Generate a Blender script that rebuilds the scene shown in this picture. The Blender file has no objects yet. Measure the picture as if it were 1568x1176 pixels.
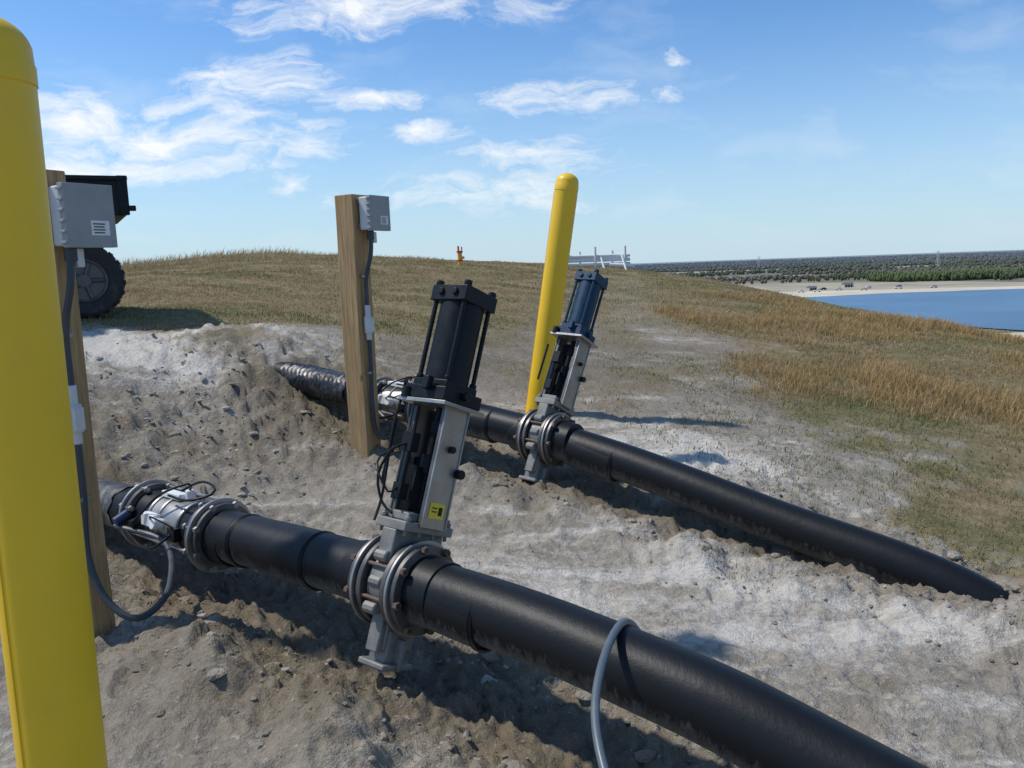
import bpy, bmesh, math, random
import numpy as np
from mathutils import Vector, Matrix
random.seed(4); rng=np.random.default_rng(7)
scene=bpy.context.scene
COL=scene.collection

# ---------------------------------------------------------------- noise
_perm=rng.permutation(512); _perm=np.concatenate([_perm,_perm,_perm])
_ga=rng.random(512)*2*np.pi; _gx=np.cos(_ga); _gy=np.sin(_ga)
def perlin(x,y):
    xi=np.floor(x).astype(int); yi=np.floor(y).astype(int)
    xf=x-xi; yf=y-yi
    u=xf*xf*xf*(xf*(xf*6-15)+10); v=yf*yf*yf*(yf*(yf*6-15)+10)
    def g(a,b,dx,dy):
        h=_perm[(_perm[a&511]+b)&511]; return _gx[h]*dx+_gy[h]*dy
    n00=g(xi,yi,xf,yf); n10=g(xi+1,yi,xf-1,yf); n01=g(xi,yi+1,xf,yf-1); n11=g(xi+1,yi+1,xf-1,yf-1)
    a=n00+u*(n10-n00); b=n01+u*(n11-n01)
    return (a+v*(b-a))*1.4
def fbm(x,y,o=4,gain=.5):
    s=0;a=1;
    for i in range(o):
        s=s+a*perlin(x*2**i+17.3*i,y*2**i-9.1*i); a*=gain
    return s
def sm(a,b,x):
    t=np.clip((x-a)/(b-a),0,1); return t*t*(3-2*t)

# ---------------------------------------------------------------- terrain
CP=np.array([
(0,1.5,.12),(-1,1.6,.2),(1.5,1,-.05),(1.45,2.5,.05),(2.1,3.5,.04),(2.7,4.2,.0),(3.5,2,-.15),(5,1,-.4),(5,4,-.2),(4,7,.1),(6,9,.1),
(.33,3.8,.17),(-.45,2.75,.2),(-1.7,3.1,.2),(-3,3,.4),(-4,4,.7),(-5,6,1.05),(.1,5,.3),(1.3,5,.3),(1.37,4.05,.13),(.135,6.3,.46),
(2.6,7,.32),(2.2,10,.65),(0,9,.75),(0,12,1.0),(0,18,1.38),(-4.4,12,1.48),(-8,12,1.6),(-8,18,1.8),(-4,18,1.85),
(-2.0,6.75,1.0),(-1.5,6.15,.58),(-2.77,7.5,1.12),(-3.25,7,1.08),(-3.2,6.3,.98),(-2.6,6.2,.82),(-2.2,5.9,.61),(-1.8,4.9,.36),(-2.8,4.9,.62),
(-3.4,5,.8),(-2.3,4.3,.27),(-1.2,5.5,.38),(-4,7.7,1.26),(-5,9,1.36),(-1.5,8,.98),(-.5,7,.66),(-.6,6.2,.48),(-1.17,3.6,.24),
(-11.5,25,1.96),(-6.8,25,2.23),(-4.2,25,2.02),(.85,25,1.63),(3.6,25,1.33),(5.2,25,1.06),(6.5,22,.78),(7.45,18,.40),(7.84,16,.25),(8.8,14,-.03),(10.8,12,-.42),
(0,-3,0),(-4,-2,.2),(4,-3,-.5),(-8,0,.7),(10,0,-1.2),(10,5,-.8),(-12,8,1.4),(0,40,.6),(-10,40,1.2),(-20,30,1.2),(10,30,-1.2),(16,25,-3.2),
(18,14,-2.5),(20,5,-3.5),(14,40,-4),(-20,10,1.1),(0,-20,-2),(20,-20,-6),(-20,-20,-1)],dtype=float)
def _phi(r2): return np.where(r2>1e-12,.5*r2*np.log(np.maximum(r2,1e-12)),0)
_n=len(CP); _A=np.zeros((_n+3,_n+3))
_d=(CP[:,None,0]-CP[None,:,0])**2+(CP[:,None,1]-CP[None,:,1])**2
_A[:_n,:_n]=_phi(_d)+np.eye(_n)*.02
_A[:_n,_n]=1;_A[:_n,_n+1]=CP[:,0];_A[:_n,_n+2]=CP[:,1];_A[_n:,:_n]=_A[:_n,_n:].T
_w=np.linalg.solve(_A,np.concatenate([CP[:,2],[0,0,0]]))
P1=np.array([(-3.6,5.42,.38),(-2.2,4.27,.42),(-.419,2.81,.485),(.367,2.156,.44),(.80,1.80,.34),(1.6,1.12,.10),(2.3,.52,-.12)])
P2=np.array([(-2.5,7.08,.86),(-1.81,6.55,.79),(.2,5.0,.534),(1.37,4.05,.24),(1.95,3.585,.085),(2.35,3.265,-.14)])
def linedist(x,y,P):
    d=np.full(x.shape,1e9)
    for a,b in zip(P[:-1],P[1:]):
        vx,vy=b[0]-a[0],b[1]-a[1]; t=np.clip(((x-a[0])*vx+(y-a[1])*vy)/(vx*vx+vy*vy),0,1)
        d=np.minimum(d,np.hypot(x-a[0]-t*vx,y-a[1]-t*vy))
    return d
def track(x,y): return np.exp(-((x-(.75+.10*y))/(.45+.02*y))**2)*sm(7,9,y)*sm(26,18,y)
def ruts(x,y):
    # wheel marks left across the bare slope, running down to the right
    d=(x-1.0)*.80+(y-7.2)*.60; s=(x-1.0)*.60-(y-7.2)*.80; s=-s
    t=(x-1.0)*.60-(y-7.2)*.80
    o=(x-1.0)*.80+(y-7.2)*.60+.25*np.sin(t*.55)
    m=0
    for c in(-.55,.75): m=m+np.exp(-((o-c)/.13)**4)
    return m*sm(-2.5,-.5,t)*sm(7,4,t),t,o
def grassmask(x,y):
    n=fbm(x*.5,y*.5,4)*.7+fbm(x*2.5,y*2.5,3)*.35
    gl=sm(-.5,.6,y-(7.6+.4*(x+3))+n)*sm(.8,-1.1,x+n-.06*(y-8)*2)
    gr=sm(1.9,3.2,x+n*1.2+.12*np.clip(8-y,0,4)-.4+.04*np.clip(y-8,0,8))*sm(2.5,4.5,y+n)
    gc=sm(7.8,14.5,y+n*4)*.9
    g=np.maximum(np.maximum(gl,gr),gc)*(1-.35*track(x,y))
    sp=.42*sm(5.6,7.3,y)*sm(-.1,.45,fbm(x*1.1+4,y*.8,4))
    return np.clip(np.maximum(g,sp),0,1)
def height(x,y,detail=True):
    x=np.asarray(x,float);y=np.asarray(y,float)
    z=_w[_n]+_w[_n+1]*x+_w[_n+2]*y
    for i in range(_n):
        z=z+_w[i]*_phi((x-CP[i,0])**2+(y-CP[i,1])**2)
    rho=np.hypot(x,y)
    z=np.clip(z,-8,3)
    near=sm(60,20,rho)
    z=z+near*(.05*fbm(x*.35,y*.35,3))*sm(3,9,rho)
    f=sm(30,165,rho)
    z=z*(1-f)+f*(-26)
    z=z+sm(20,60,rho)*(1-f)*.5*fbm(x*.05,y*.05,3)
    zb=7.05+.12*(x+3); z=z+.03*np.exp(-((y-zb)/.42)**2)*np.exp(-((x+2.9)/1.0)**4)*(1+1.2*fbm(x*1.7,y*1.7,3))
    z=z+.07*np.exp(-(((x+2.0)/.24)**2+((y-6.78)/.22)**2))
    z=z+.15*np.exp(-(((x-2.30)/.27)**2+((y-3.30)/.22)**2))
    dA=linedist(x,y,P1[1:]); dB=linedist(x,y,P2)
    seg=sm(-3.2,-2.2,x)
    z=z-.08*np.exp(-(dA/.24)**2)*seg*sm(1.3,.6,x)
    z=z+.075*np.exp(-((dA-.47)/.14)**2)*(.4+1.2*fbm(x*2.2,y*2.2,3))*seg
    z=z-.06*np.exp(-(dB/.22)**2)*sm(-1.5,-1.0,x)*sm(1.6,1.2,x)
    z=z+.085*np.exp(-((dB-.42)/.13)**2)*(.35+1.2*fbm(x*2.4+5,y*2.4,3))*sm(-1.4,-.9,x)
    if detail:
        g=grassmask(x,y); mound=np.exp(-(((x+2.4)/1.35)**2+((y-5.8)/1.35)**2))
        near1=np.exp(-(np.minimum(dA,dB)/.6)**2)
        dn=sm(22,8,rho)
        am=(.40+1.35*mound+1.15*near1)*(1-.6*g)
        r1=fbm(x*2.0,y*2.0,3)
        wx=x+.08*fbm(x*3,y*3,2); wy=y+.08*fbm(x*3+9,y*3,2)
        lump=1-np.abs(fbm(wx*4.2+3,wy*4.2,3)); lump=np.clip(lump,0,1)**2
        z=z+dn*am*(.026*r1+.032*(lump-.6)+.026*np.clip(fbm(wx*9,wy*9,2),0,1)+.018*np.clip(fbm(wx*20,wy*20,2),-.2,1)+.006*fbm(x*17,y*17,2))
        z=z+sm(12,5,rho)*am*.006*fbm(x*44,y*44,2)
        fx=x*1.9+.7*np.floor(y*1.3); fy=y*1.3
        h1=_perm[(_perm[np.floor(fx).astype(int)&511]+np.floor(fy).astype(int))&511]/512.
        u=(fx-np.floor(fx)-.5)/1.9; v=(fy-np.floor(fy)-.5)/1.3; an=h1*12; uu=u*np.cos(an)-v*np.sin(an); vv=u*np.sin(an)+v*np.cos(an)
        e=np.sqrt((uu/.055)**2+(vv/.13)**2)
        z=z+(h1>.45)*sm(9,6,rho)*(1-g)*(-.016*sm(1.05,.8,e)+.008*np.exp(-((e-1.25)/.2)**2))
        m,t,o=ruts(x,y); z=z+sm(12,8,rho)*sm(.3,.45,dB)*m*(-.022+.007*np.sign(np.sin(t*55+np.abs(np.sin(o*24))*2)))
    return z

def fastmesh(name,V,F,cols=None,smooth=True):
    V=np.asarray(V,np.float32);F=np.asarray(F,np.int32)
    me=bpy.data.meshes.new(name)
    me.vertices.add(len(V)); me.vertices.foreach_set('co',V.ravel())
    k=F.shape[1]; me.loops.add(F.size); me.loops.foreach_set('vertex_index',F.ravel())
    me.polygons.add(len(F)); me.polygons.foreach_set('loop_start',np.arange(0,F.size,k,dtype=np.int32))
    try: me.polygons.foreach_set('loop_total',np.full(len(F),k,np.int32))
    except Exception: pass
    me.update(calc_edges=True)
    me.polygons.foreach_set('use_smooth',np.full(len(F),smooth))
    if cols is not None:
        ca=me.color_attributes.new('Col','FLOAT_COLOR','POINT')
        c=np.ones((len(V),4),np.float32); c[:,:cols.shape[1]]=cols; ca.data.foreach_set('color',c.ravel())
    return me
def addobj(name,me,mat=None,parent=None,mw=None):
    o=bpy.data.objects.new(name,me); COL.objects.link(o)
    if mat is not None: me.materials.append(mat)
    if parent: o.parent=parent
    if mw is not None: o.matrix_local=mw
    return o
def empty(name,mw=None):
    o=bpy.data.objects.new(name,None); o.empty_display_size=.1; COL.objects.link(o)
    if mw is not None: o.matrix_world=mw
    return o

# ---------------------------------------------------------------- materials
def newmat(name):
    m=bpy.data.materials.new(name); m.use_nodes=True; nt=m.node_tree
    return m,nt,nt.nodes['Principled BSDF']
def N(nt,t,**k):
    n=nt.nodes.new(t)
    for a,b in k.items(): setattr(n,a,b)
    return n
def L(nt,a,b): nt.links.new(a,b)
def noise(nt,vec,scale,detail=4,rough=.55,dist=0):
    n=N(nt,'ShaderNodeTexNoise'); n.inputs['Scale'].default_value=scale; n.inputs['Detail'].default_value=detail
    n.inputs['Roughness'].default_value=rough; n.inputs['Distortion'].default_value=dist
    if vec is not None: L(nt,vec,n.inputs['Vector'])
    return n.outputs['Fac']
def mapr(nt,v,a,b,c=0,d=1):
    n=N(nt,'ShaderNodeMapRange'); n.inputs[1].default_value=a;n.inputs[2].default_value=b;n.inputs[3].default_value=c;n.inputs[4].default_value=d
    L(nt,v,n.inputs[0]); return n.outputs[0]
def mixc(nt,f,a,b,mode='MIX'):
    n=N(nt,'ShaderNodeMix',data_type='RGBA',blend_type=mode)
    for s,v in ((n.inputs[0],f),(n.inputs[6],a),(n.inputs[7],b)):
        if hasattr(v,'links') : L(nt,v,s)
        elif isinstance(v,(int,float)): s.default_value=v
        else: s.default_value=(*v,1)
    return n.outputs[2]
def math_(nt,op,a,b=None):
    n=N(nt,'ShaderNodeMath',operation=op)
    for s,v in ((n.inputs[0],a),(n.inputs[1],b)):
        if v is None: continue
        if hasattr(v,'links'): L(nt,v,s)
        else: s.default_value=v
    return n.outputs[0]
def bump(nt,h,strength,dist,normal=None):
    n=N(nt,'ShaderNodeBump'); n.inputs['Strength'].default_value=strength; n.inputs['Distance'].default_value=dist
    L(nt,h,n.inputs['Height'])
    if normal is not None: L(nt,normal,n.inputs['Normal'])
    return n.outputs[0]
def simple(name,col,rough=.5,metal=0,var=.25,scale=20,bmp=.0,dust=0,dustcol=(.42,.38,.32),dscale=6,spec=.5):
    m,nt,b=newmat(name); tc=N(nt,'ShaderNodeTexCoord').outputs['Object']
    nn=noise(nt,tc,scale,4)
    c=mixc(nt,mapr(nt,nn,.3,.7),tuple(x*(1-var) for x in col),tuple(min(1,x*(1+var)) for x in col))
    if dust>0:
        d=noise(nt,tc,dscale,6,.7); d=mapr(nt,d,.52,.78,0,dust); c=mixc(nt,d,c,dustcol)
    L(nt,c,b.inputs['Base Color']); b.inputs['Metallic'].default_value=metal; b.inputs['Specular IOR Level'].default_value=spec
    L(nt,mapr(nt,nn,.3,.7,rough*.8,min(1,rough*1.2)),b.inputs['Roughness'])
    if bmp>0: L(nt,bump(nt,noise(nt,tc,scale*3,3),bmp,.005),b.inputs['Normal'])
    return m

# ground
GM,nt,b=newmat('ground_soil')
pos=N(nt,'ShaderNodeNewGeometry').outputs['Position']
att=N(nt,'ShaderNodeAttribute',attribute_name='Col'); sep=N(nt,'ShaderNodeSeparateColor'); L(nt,att.outputs['Color'],sep.inputs[0])
gR,gG,gB=sep.outputs[0],sep.outputs[1],sep.outputs[2]
mp=N(nt,'ShaderNodeMapping'); L(nt,pos,mp.inputs[0]); mp.inputs['Rotation'].default_value=(0,0,math.radians(38)); mp.inputs['Scale'].default_value=(.55,1.5,1)
stre=noise(nt,mp.outputs[0],2.0,9,.75,.5)
n1=noise(nt,pos,1.1,6,.65,.3); n2=noise(nt,pos,7,7,.7); n3=noise(nt,pos,34,5,.7); n4=noise(nt,pos,150,3,.7)
c=mixc(nt,mapr(nt,n2,.34,.66),(.225,.193,.15),(.42,.375,.305))
w=math_(nt,'ADD',math_(nt,'MULTIPLY',gG,.42),math_(nt,'ADD',math_(nt,'MULTIPLY',stre,.85),math_(nt,'MULTIPLY',n3,.25)))
c=mixc(nt,mapr(nt,w,.57,.73,0,.92),c,(.66,.615,.54))
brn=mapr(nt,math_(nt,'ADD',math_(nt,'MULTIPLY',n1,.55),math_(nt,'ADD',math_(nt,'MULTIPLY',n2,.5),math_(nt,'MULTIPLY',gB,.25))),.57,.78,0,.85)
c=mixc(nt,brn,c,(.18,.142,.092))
c=mixc(nt,mapr(nt,n4,.58,.78,0,.3),c,(.15,.125,.092))
c=mixc(nt,mapr(nt,n3,.60,.70,0,.45),c,(.62,.58,.51))
gcol=mixc(nt,mapr(nt,n2,.35,.65),(.18,.13,.068),(.35,.265,.155))
gcol=mixc(nt,mapr(nt,n1,.42,.62,0,.6),gcol,(.11,.13,.045))
gf=mapr(nt,math_(nt,'ADD',gR,math_(nt,'MULTIPLY',math_(nt,'SUBTRACT',n2,.5),1.3)),.20,.75)
c=mixc(nt,gf,c,gcol)
ln=N(nt,'ShaderNodeVectorMath',operation='LENGTH'); L(nt,pos,ln.inputs[0]); dist=ln.outputs['Value']
mpf=N(nt,'ShaderNodeMapping'); L(nt,pos,mpf.inputs[0]); mpf.inputs['Scale'].default_value=(.0022,.006,1)
nf=noise(nt,mpf.outputs[0],1,6,.65)
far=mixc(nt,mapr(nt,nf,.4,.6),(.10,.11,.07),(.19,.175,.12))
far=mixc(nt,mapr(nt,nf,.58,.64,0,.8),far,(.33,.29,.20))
far=mixc(nt,mapr(nt,dist,500,6000,0,.9),far,(.215,.25,.28))  # aerial haze painted into the plain's colour, bluer with distance
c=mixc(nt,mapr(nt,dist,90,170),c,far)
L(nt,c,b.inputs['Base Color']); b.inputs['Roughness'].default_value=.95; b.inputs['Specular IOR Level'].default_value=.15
h=math_(nt,'ADD',math_(nt,'MULTIPLY',n2,1.0),math_(nt,'ADD',math_(nt,'MULTIPLY',n3,.5),math_(nt,'MULTIPLY',n4,.12)))
L(nt,bump(nt,h,.85,.05),b.inputs['Normal'])

# hdpe pipe
HD,nt,b=newmat('black_polyethylene'); tc=N(nt,'ShaderNodeTexCoord').outputs['Object']; geo=N(nt,'ShaderNodeNewGeometry')
mpp=N(nt,'ShaderNodeMapping'); L(nt,tc,mpp.inputs[0]); mpp.inputs['Rotation'].default_value=(0,0,math.radians(39)); mpp.inputs['Scale'].default_value=(5,1.2,1.2)
nn=noise(nt,tc,7,6,.7); n5=noise(nt,mpp.outputs[0],14,5,.75)
sx=N(nt,'ShaderNodeSeparateXYZ'); L(nt,geo.outputs['Normal'],sx.inputs[0])
low=mapr(nt,sx.outputs[2],.25,-.6,-.12,.36)
d=mapr(nt,math_(nt,'ADD',math_(nt,'ADD',math_(nt,'MULTIPLY',nn,.35),math_(nt,'MULTIPLY',n5,.65)),low),.60,.94,0,.6)
c=mixc(nt,d,(.007,.008,.0095),(.24,.225,.20)); L(nt,c,b.inputs['Base Color'])
L(nt,mapr(nt,d,0,.5,.46,.85),b.inputs['Roughness']); b.inputs['Specular IOR Level'].default_value=.26
L(nt,bump(nt,math_(nt,'ADD',nn,math_(nt,'MULTIPLY',n5,.35)),.16,.02),b.inputs['Normal'])

YEL=simple('yellow_plastic_sleeve',(.87,.53,.015),.45,0,.05,3,.03,.15,(.50,.34,.08),7)
STEEL=simple('stainless_steel',(.34,.33,.31),.42,.8,.15,14,.05,.4,(.22,.20,.17),9)
FLG=simple('ductile_flange',(.12,.115,.11),.45,.6,.25,14,.08,.5,(.22,.18,.14),9)
CAST=simple('cast_body',(.21,.205,.19),.6,.3,.25,18,.15,.6,(.30,.26,.2),10)
BLK=simple('black_painted_metal',(.007,.010,.013),.48,.0,.3,18,.03,.10,(.09,.08,.07),10,.22)
BLUE=simple('blue_painted_metal',(.008,.038,.075),.48,.0,.2,18,.03,.10,(.07,.09,.11),10,.26)
RUST=simple('weathered_bolt',(.15,.105,.08),.7,.5,.4,60,.1)
GREYB=simple('grey_fiberglass',(.30,.31,.31),.55,0,.08,10,.03,.1)
GREYL=simple('light_grey_plastic',(.58,.58,.57),.5,0,.08,10,.02)
COND=simple('grey_conduit',(.040,.047,.055),.5,0,.15,20,.03,.15)
RUBB=simple('rubber',(.018,.018,.018),.75,0,.3,20,.15,.5,(.16,.13,.10),7)
WHT=simple('white_plastic',(.76,.76,.74),.45,0,.06,10)
LABY=simple('yellow_label',(.75,.55,.03),.5,0,.1,60)
REDM=simple('red_paint',(.6,.06,.03),.5,0,.1,20)
BLUP=simple('blue_plastic',(.015,.03,.09),.4,0,.1,20)
UTVM=simple('dark_green_bodywork',(.03,.045,.035),.4,0,.15,8,.02,.3)

WOOD,nt,b=newmat('treated_timber'); tc=N(nt,'ShaderNodeTexCoord').outputs['Object']
mp=N(nt,'ShaderNodeMapping'); L(nt,tc,mp.inputs[0]); mp.inputs['Scale'].default_value=(16,16,.9)
g1=noise(nt,mp.outputs[0],2.2,8,.65,1.2); mp2=N(nt,'ShaderNodeMapping'); L(nt,tc,mp2.inputs[0]); mp2.inputs['Scale'].default_value=(60,60,1.5)
g2=noise(nt,mp2.outputs[0],3,4,.6)
c=mixc(nt,mapr(nt,g1,.3,.7),(.27,.165,.075),(.56,.37,.175)); c=mixc(nt,mapr(nt,g2,.52,.7,0,.55),c,(.17,.105,.048))
vo=N(nt,'ShaderNodeTexVoronoi'); vo.inputs['Scale'].default_value=3.2; mp3=N(nt,'ShaderNodeMapping'); L(nt,tc,mp3.inputs[0]); mp3.inputs['Scale'].default_value=(1.6,1.6,.8); L(nt,mp3.outputs[0],vo.inputs['Vector'])
c=mixc(nt,mapr(nt,vo.outputs['Distance'],.09,.03,0,.8),c,(.09,.05,.025))
L(nt,c,b.inputs['Base Color']); b.inputs['Roughness'].default_value=.85; L(nt,bump(nt,math_(nt,'ADD',g1,g2),.35,.006),b.inputs['Normal'])

def attrmat(name,rough=.85,trans=.0):
    m,nt,b=newmat(name); a=N(nt,'ShaderNodeAttribute',attribute_name='Col')
    L(nt,a.outputs['Color'],b.inputs['Base Color']); b.inputs['Roughness'].default_value=rough; b.inputs['Specular IOR Level'].default_value=.2
    if trans>0:
        t=N(nt,'ShaderNodeBsdfTranslucent'); L(nt,a.outputs['Color'],t.inputs['Color']); mx=N(nt,'ShaderNodeMixShader'); mx.inputs[0].default_value=trans
        L(nt,b.outputs[0],mx.inputs[1]);L(nt,t.outputs[0],mx.inputs[2]); L(nt,mx.outputs[0],nt.nodes['Material Output'].inputs[0])
    return m
GRASSM=attrmat('grass_blade',.8,.3); TREEM=attrmat('woodland',.95,.35)

# ---------------------------------------------------------------- terrain mesh
ang=np.concatenate([np.arange(-46,46,.22),np.arange(46,314,2.0)])*math.pi/180
rad=[.4]
while rad[-1]<14: rad.append(rad[-1]*1.0072)
while rad[-1]<60: rad.append(rad[-1]*1.02)
while rad[-1]<14000: rad.append(rad[-1]*1.05)
rad=np.array(rad); na=len(ang); nr=len(rad)
R,A=np.meshgrid(rad,ang,indexing='ij')
X=(R*np.sin(A)).ravel();Y=(R*np.cos(A)).ravel(); Z=height(X,Y)
g=grassmask(X,Y)
white=np.clip(1.3*np.exp(-(((X+3.0)/1.1)**2+((Y-6.95)/.55)**2))+.3*np.exp(-(((X-1.0)/1.4)**2+((Y-3.4)/.8)**2))+.5*np.exp(-(((X-1.15)/.6)**2+((Y-5.2)/.45)**2))+.12*ruts(X,Y)[0],0,1)
dmin=np.minimum(linedist(X,Y,P1),linedist(X,Y,P2))
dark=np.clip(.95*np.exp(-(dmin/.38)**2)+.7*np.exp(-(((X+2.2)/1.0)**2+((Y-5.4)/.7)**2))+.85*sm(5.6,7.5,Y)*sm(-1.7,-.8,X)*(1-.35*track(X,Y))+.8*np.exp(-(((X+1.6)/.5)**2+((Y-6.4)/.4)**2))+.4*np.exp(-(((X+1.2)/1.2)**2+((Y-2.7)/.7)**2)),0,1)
V=np.stack([X,Y,Z],1); V=np.vstack([V,[[0,0,float(height(np.array([0.]),np.array([0.]))[0])]]])
i=np.arange(nr-1)[:,None]; j=np.arange(na)[None,:]; j2=(j+1)%na
F=np.stack([i*na+j,i*na+j2,(i+1)*na+j2,(i+1)*na+j],-1).reshape(-1,4)[:, ::-1]
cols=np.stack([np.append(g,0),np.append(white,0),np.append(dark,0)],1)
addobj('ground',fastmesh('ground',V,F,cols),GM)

# ---------------------------------------------------------------- bmesh helpers
def zmat(d):
    d=Vector(d).normalized(); return d.to_track_quat('Z','Y').to_matrix().to_4x4()
def cyl(bm,p0,p1,r0,r1=None,seg=24):
    p0=Vector(p0);p1=Vector(p1); r1=r0 if r1 is None else r1
    M=Matrix.Translation((p0+p1)/2)@zmat(p1-p0)
    bmesh.ops.create_cone(bm,cap_ends=True,segments=seg,radius1=r0,radius2=r1,depth=(p1-p0).length,matrix=M)
def box(bm,c,s,rot=None):
    M=Matrix.Translation(c)
    if rot is not None: M=M@rot
    M=M@Matrix.Diagonal((*s,1)); bmesh.ops.create_cube(bm,size=1,matrix=M)
def sph(bm,c,r,sc=(1,1,1),seg=20):
    bmesh.ops.create_uvsphere(bm,u_segments=seg,v_segments=seg//2,radius=r,matrix=Matrix.Translation(c)@Matrix.Diagonal((*sc,1)))
def torus(bm,c,axis,R_,r_,seg=32,ms=8):
    M=Matrix.Translation(c)@zmat(axis); vs=[]
    for a in range(seg):
        A_=2*math.pi*a/seg; row=[]
        for k in range(ms):
            B=2*math.pi*k/ms; row.append(bm.verts.new(M@Vector(((R_+r_*math.cos(B))*math.cos(A_),(R_+r_*math.cos(B))*math.sin(A_),r_*math.sin(B)))))
        vs.append(row)
    for a in range(seg):
        for k in range(ms):
            bm.faces.new((vs[a][k],vs[(a+1)%seg][k],vs[(a+1)%seg][(k+1)%ms],vs[a][(k+1)%ms]))
def catmull(P,step=.03):
    P=[Vector(p) for p in P]; P=[P[0]*2-P[1]]+P+[P[-1]*2-P[-2]]; out=[]
    for i in range(1,len(P)-2):
        n=max(2,int((P[i+1]-P[i]).length/step))
        for k in range(n):
            t=k/n; out.append(.5*((2*P[i])+(P[i+1]-P[i-1])*t+(2*P[i-1]-5*P[i]+4*P[i+1]-P[i+2])*t*t+(3*P[i]-P[i-1]-3*P[i+1]+P[i+2])*t**3))
    out.append(P[-2]); return out
def tube(bm,P,r,seg=12,step=.03,rf=None):
    pts=catmull(P,step); n=len(pts); T=[(pts[min(i+1,n-1)]-pts[max(i-1,0)]).normalized() for i in range(n)]
    up=Vector((0,0,1)) if abs(T[0].z)<.9 else Vector((1,0,0)); prev=None; acc=0
    for i in range(n):
        u=(up-T[i]*up.dot(T[i])).normalized(); up=u; v=T[i].cross(u)
        if i: acc+=(pts[i]-pts[i-1]).length
        rr=r*(rf(acc) if rf else 1)
        row=[bm.verts.new(pts[i]+(u*math.cos(2*math.pi*k/seg)+v*math.sin(2*math.pi*k/seg))*rr) for k in range(seg)]
        if prev:
            for k in range(seg): bm.faces.new((prev[k],prev[(k+1)%seg],row[(k+1)%seg],row[k]))
        else: first=row
        prev=row
    bm.faces.new(first[::-1]); bm.faces.new(prev)
def part(name,fn,mat,parent=None,bevel=0,mw=None,ang=35):
    bm=bmesh.new(); fn(bm); bmesh.ops.recalc_face_normals(bm,faces=bm.faces)
    for f in bm.faces: f.smooth=True
    for e in bm.edges:
        if len(e.link_faces)==2 and e.calc_face_angle(0)>math.radians(ang): e.smooth=False
    me=bpy.data.meshes.new(name); bm.to_mesh(me); bm.free()
    o=addobj(name,me,mat,parent,mw)
    if bevel>0:
        m=o.modifiers.new('bevel','BEVEL'); m.width=bevel; m.segments=2; m.limit_method='ANGLE'; m.angle_limit=math.radians(50)
    return o
def gz(x,y): return float(height(np.array([float(x)]),np.array([float(y)]))[0])

# ---------------------------------------------------------------- pipes
RP=.11
def ripple(a): return 1+.004*math.sin(a*3.1)+.002*math.sin(a*9.7)
pe=empty('black_pipeline')
part('pipe_wall',lambda bm: tube(bm,P1.tolist(),RP,48,.04,ripple),HD,pe)
def along(P,x):
    for a,b in zip(P[:-1],P[1:]):
        if a[0]<=x<=b[0]:
            t=(x-a[0])/(b[0]-a[0]); return Vector(a+(b-a)*t),Vector(b-a).normalized()
def beads(bm,P,xs,fat=()):
    for x in xs:
        c,d=along(P,x); torus(bm,c,d,RP+.002,.007,40,8); torus(bm,c+d*.012,d,RP+.001,.006,40,8)
    for x0,x1,k in fat:
        c0,d=along(P,x0); c1,_=along(P,x1); cyl(bm,c0,c1,RP*k,RP*k,48)
part('weld_beads',lambda bm: beads(bm,P1,(-1.17,-.78,-.10),((-1.02,-.78,1.05),(-1.30,-1.17,1.03),(-.30,-.10,1.025))),HD,pe,.002)
pe2=empty('black_pipeline')
part('pipe_wall',lambda bm: tube(bm,P2.tolist(),RP,48,.04,ripple),HD,pe2)
part('weld_beads',lambda bm: beads(bm,P2,(-.42,-.12,.60),((-.42,-.12,1.03),(.36,.60,1.03))),HD,pe2,.002)
def cap(bm):
    c,d=along(P2,2.02); e_=c+Vector((.62,-.50,-.62)).normalized()*.33
    seg=32; prev=None
    for t in np.linspace(0,1,8):
        cc=c.lerp(e_,t); r=RP*(1.035-.62*t**2.2); u=Vector((0,0,1)); u=(u-d*u.dot(d)).normalized(); v=d.cross(u)
        row=[bm.verts.new(cc+u*math.cos(6.2832*k/seg)*r*(1-.25*t)+v*math.sin(6.2832*k/seg)*r*(1+.05*math.sin(3*k+9*t))) for k in range(seg)]
        if prev:
            for k in range(seg): bm.faces.new((prev[k],prev[(k+1)%seg],row[(k+1)%seg],row[k]))
        prev=row
    bm.faces.new(prev)
part('pipe_end',cap,HD,pe2)

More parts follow.
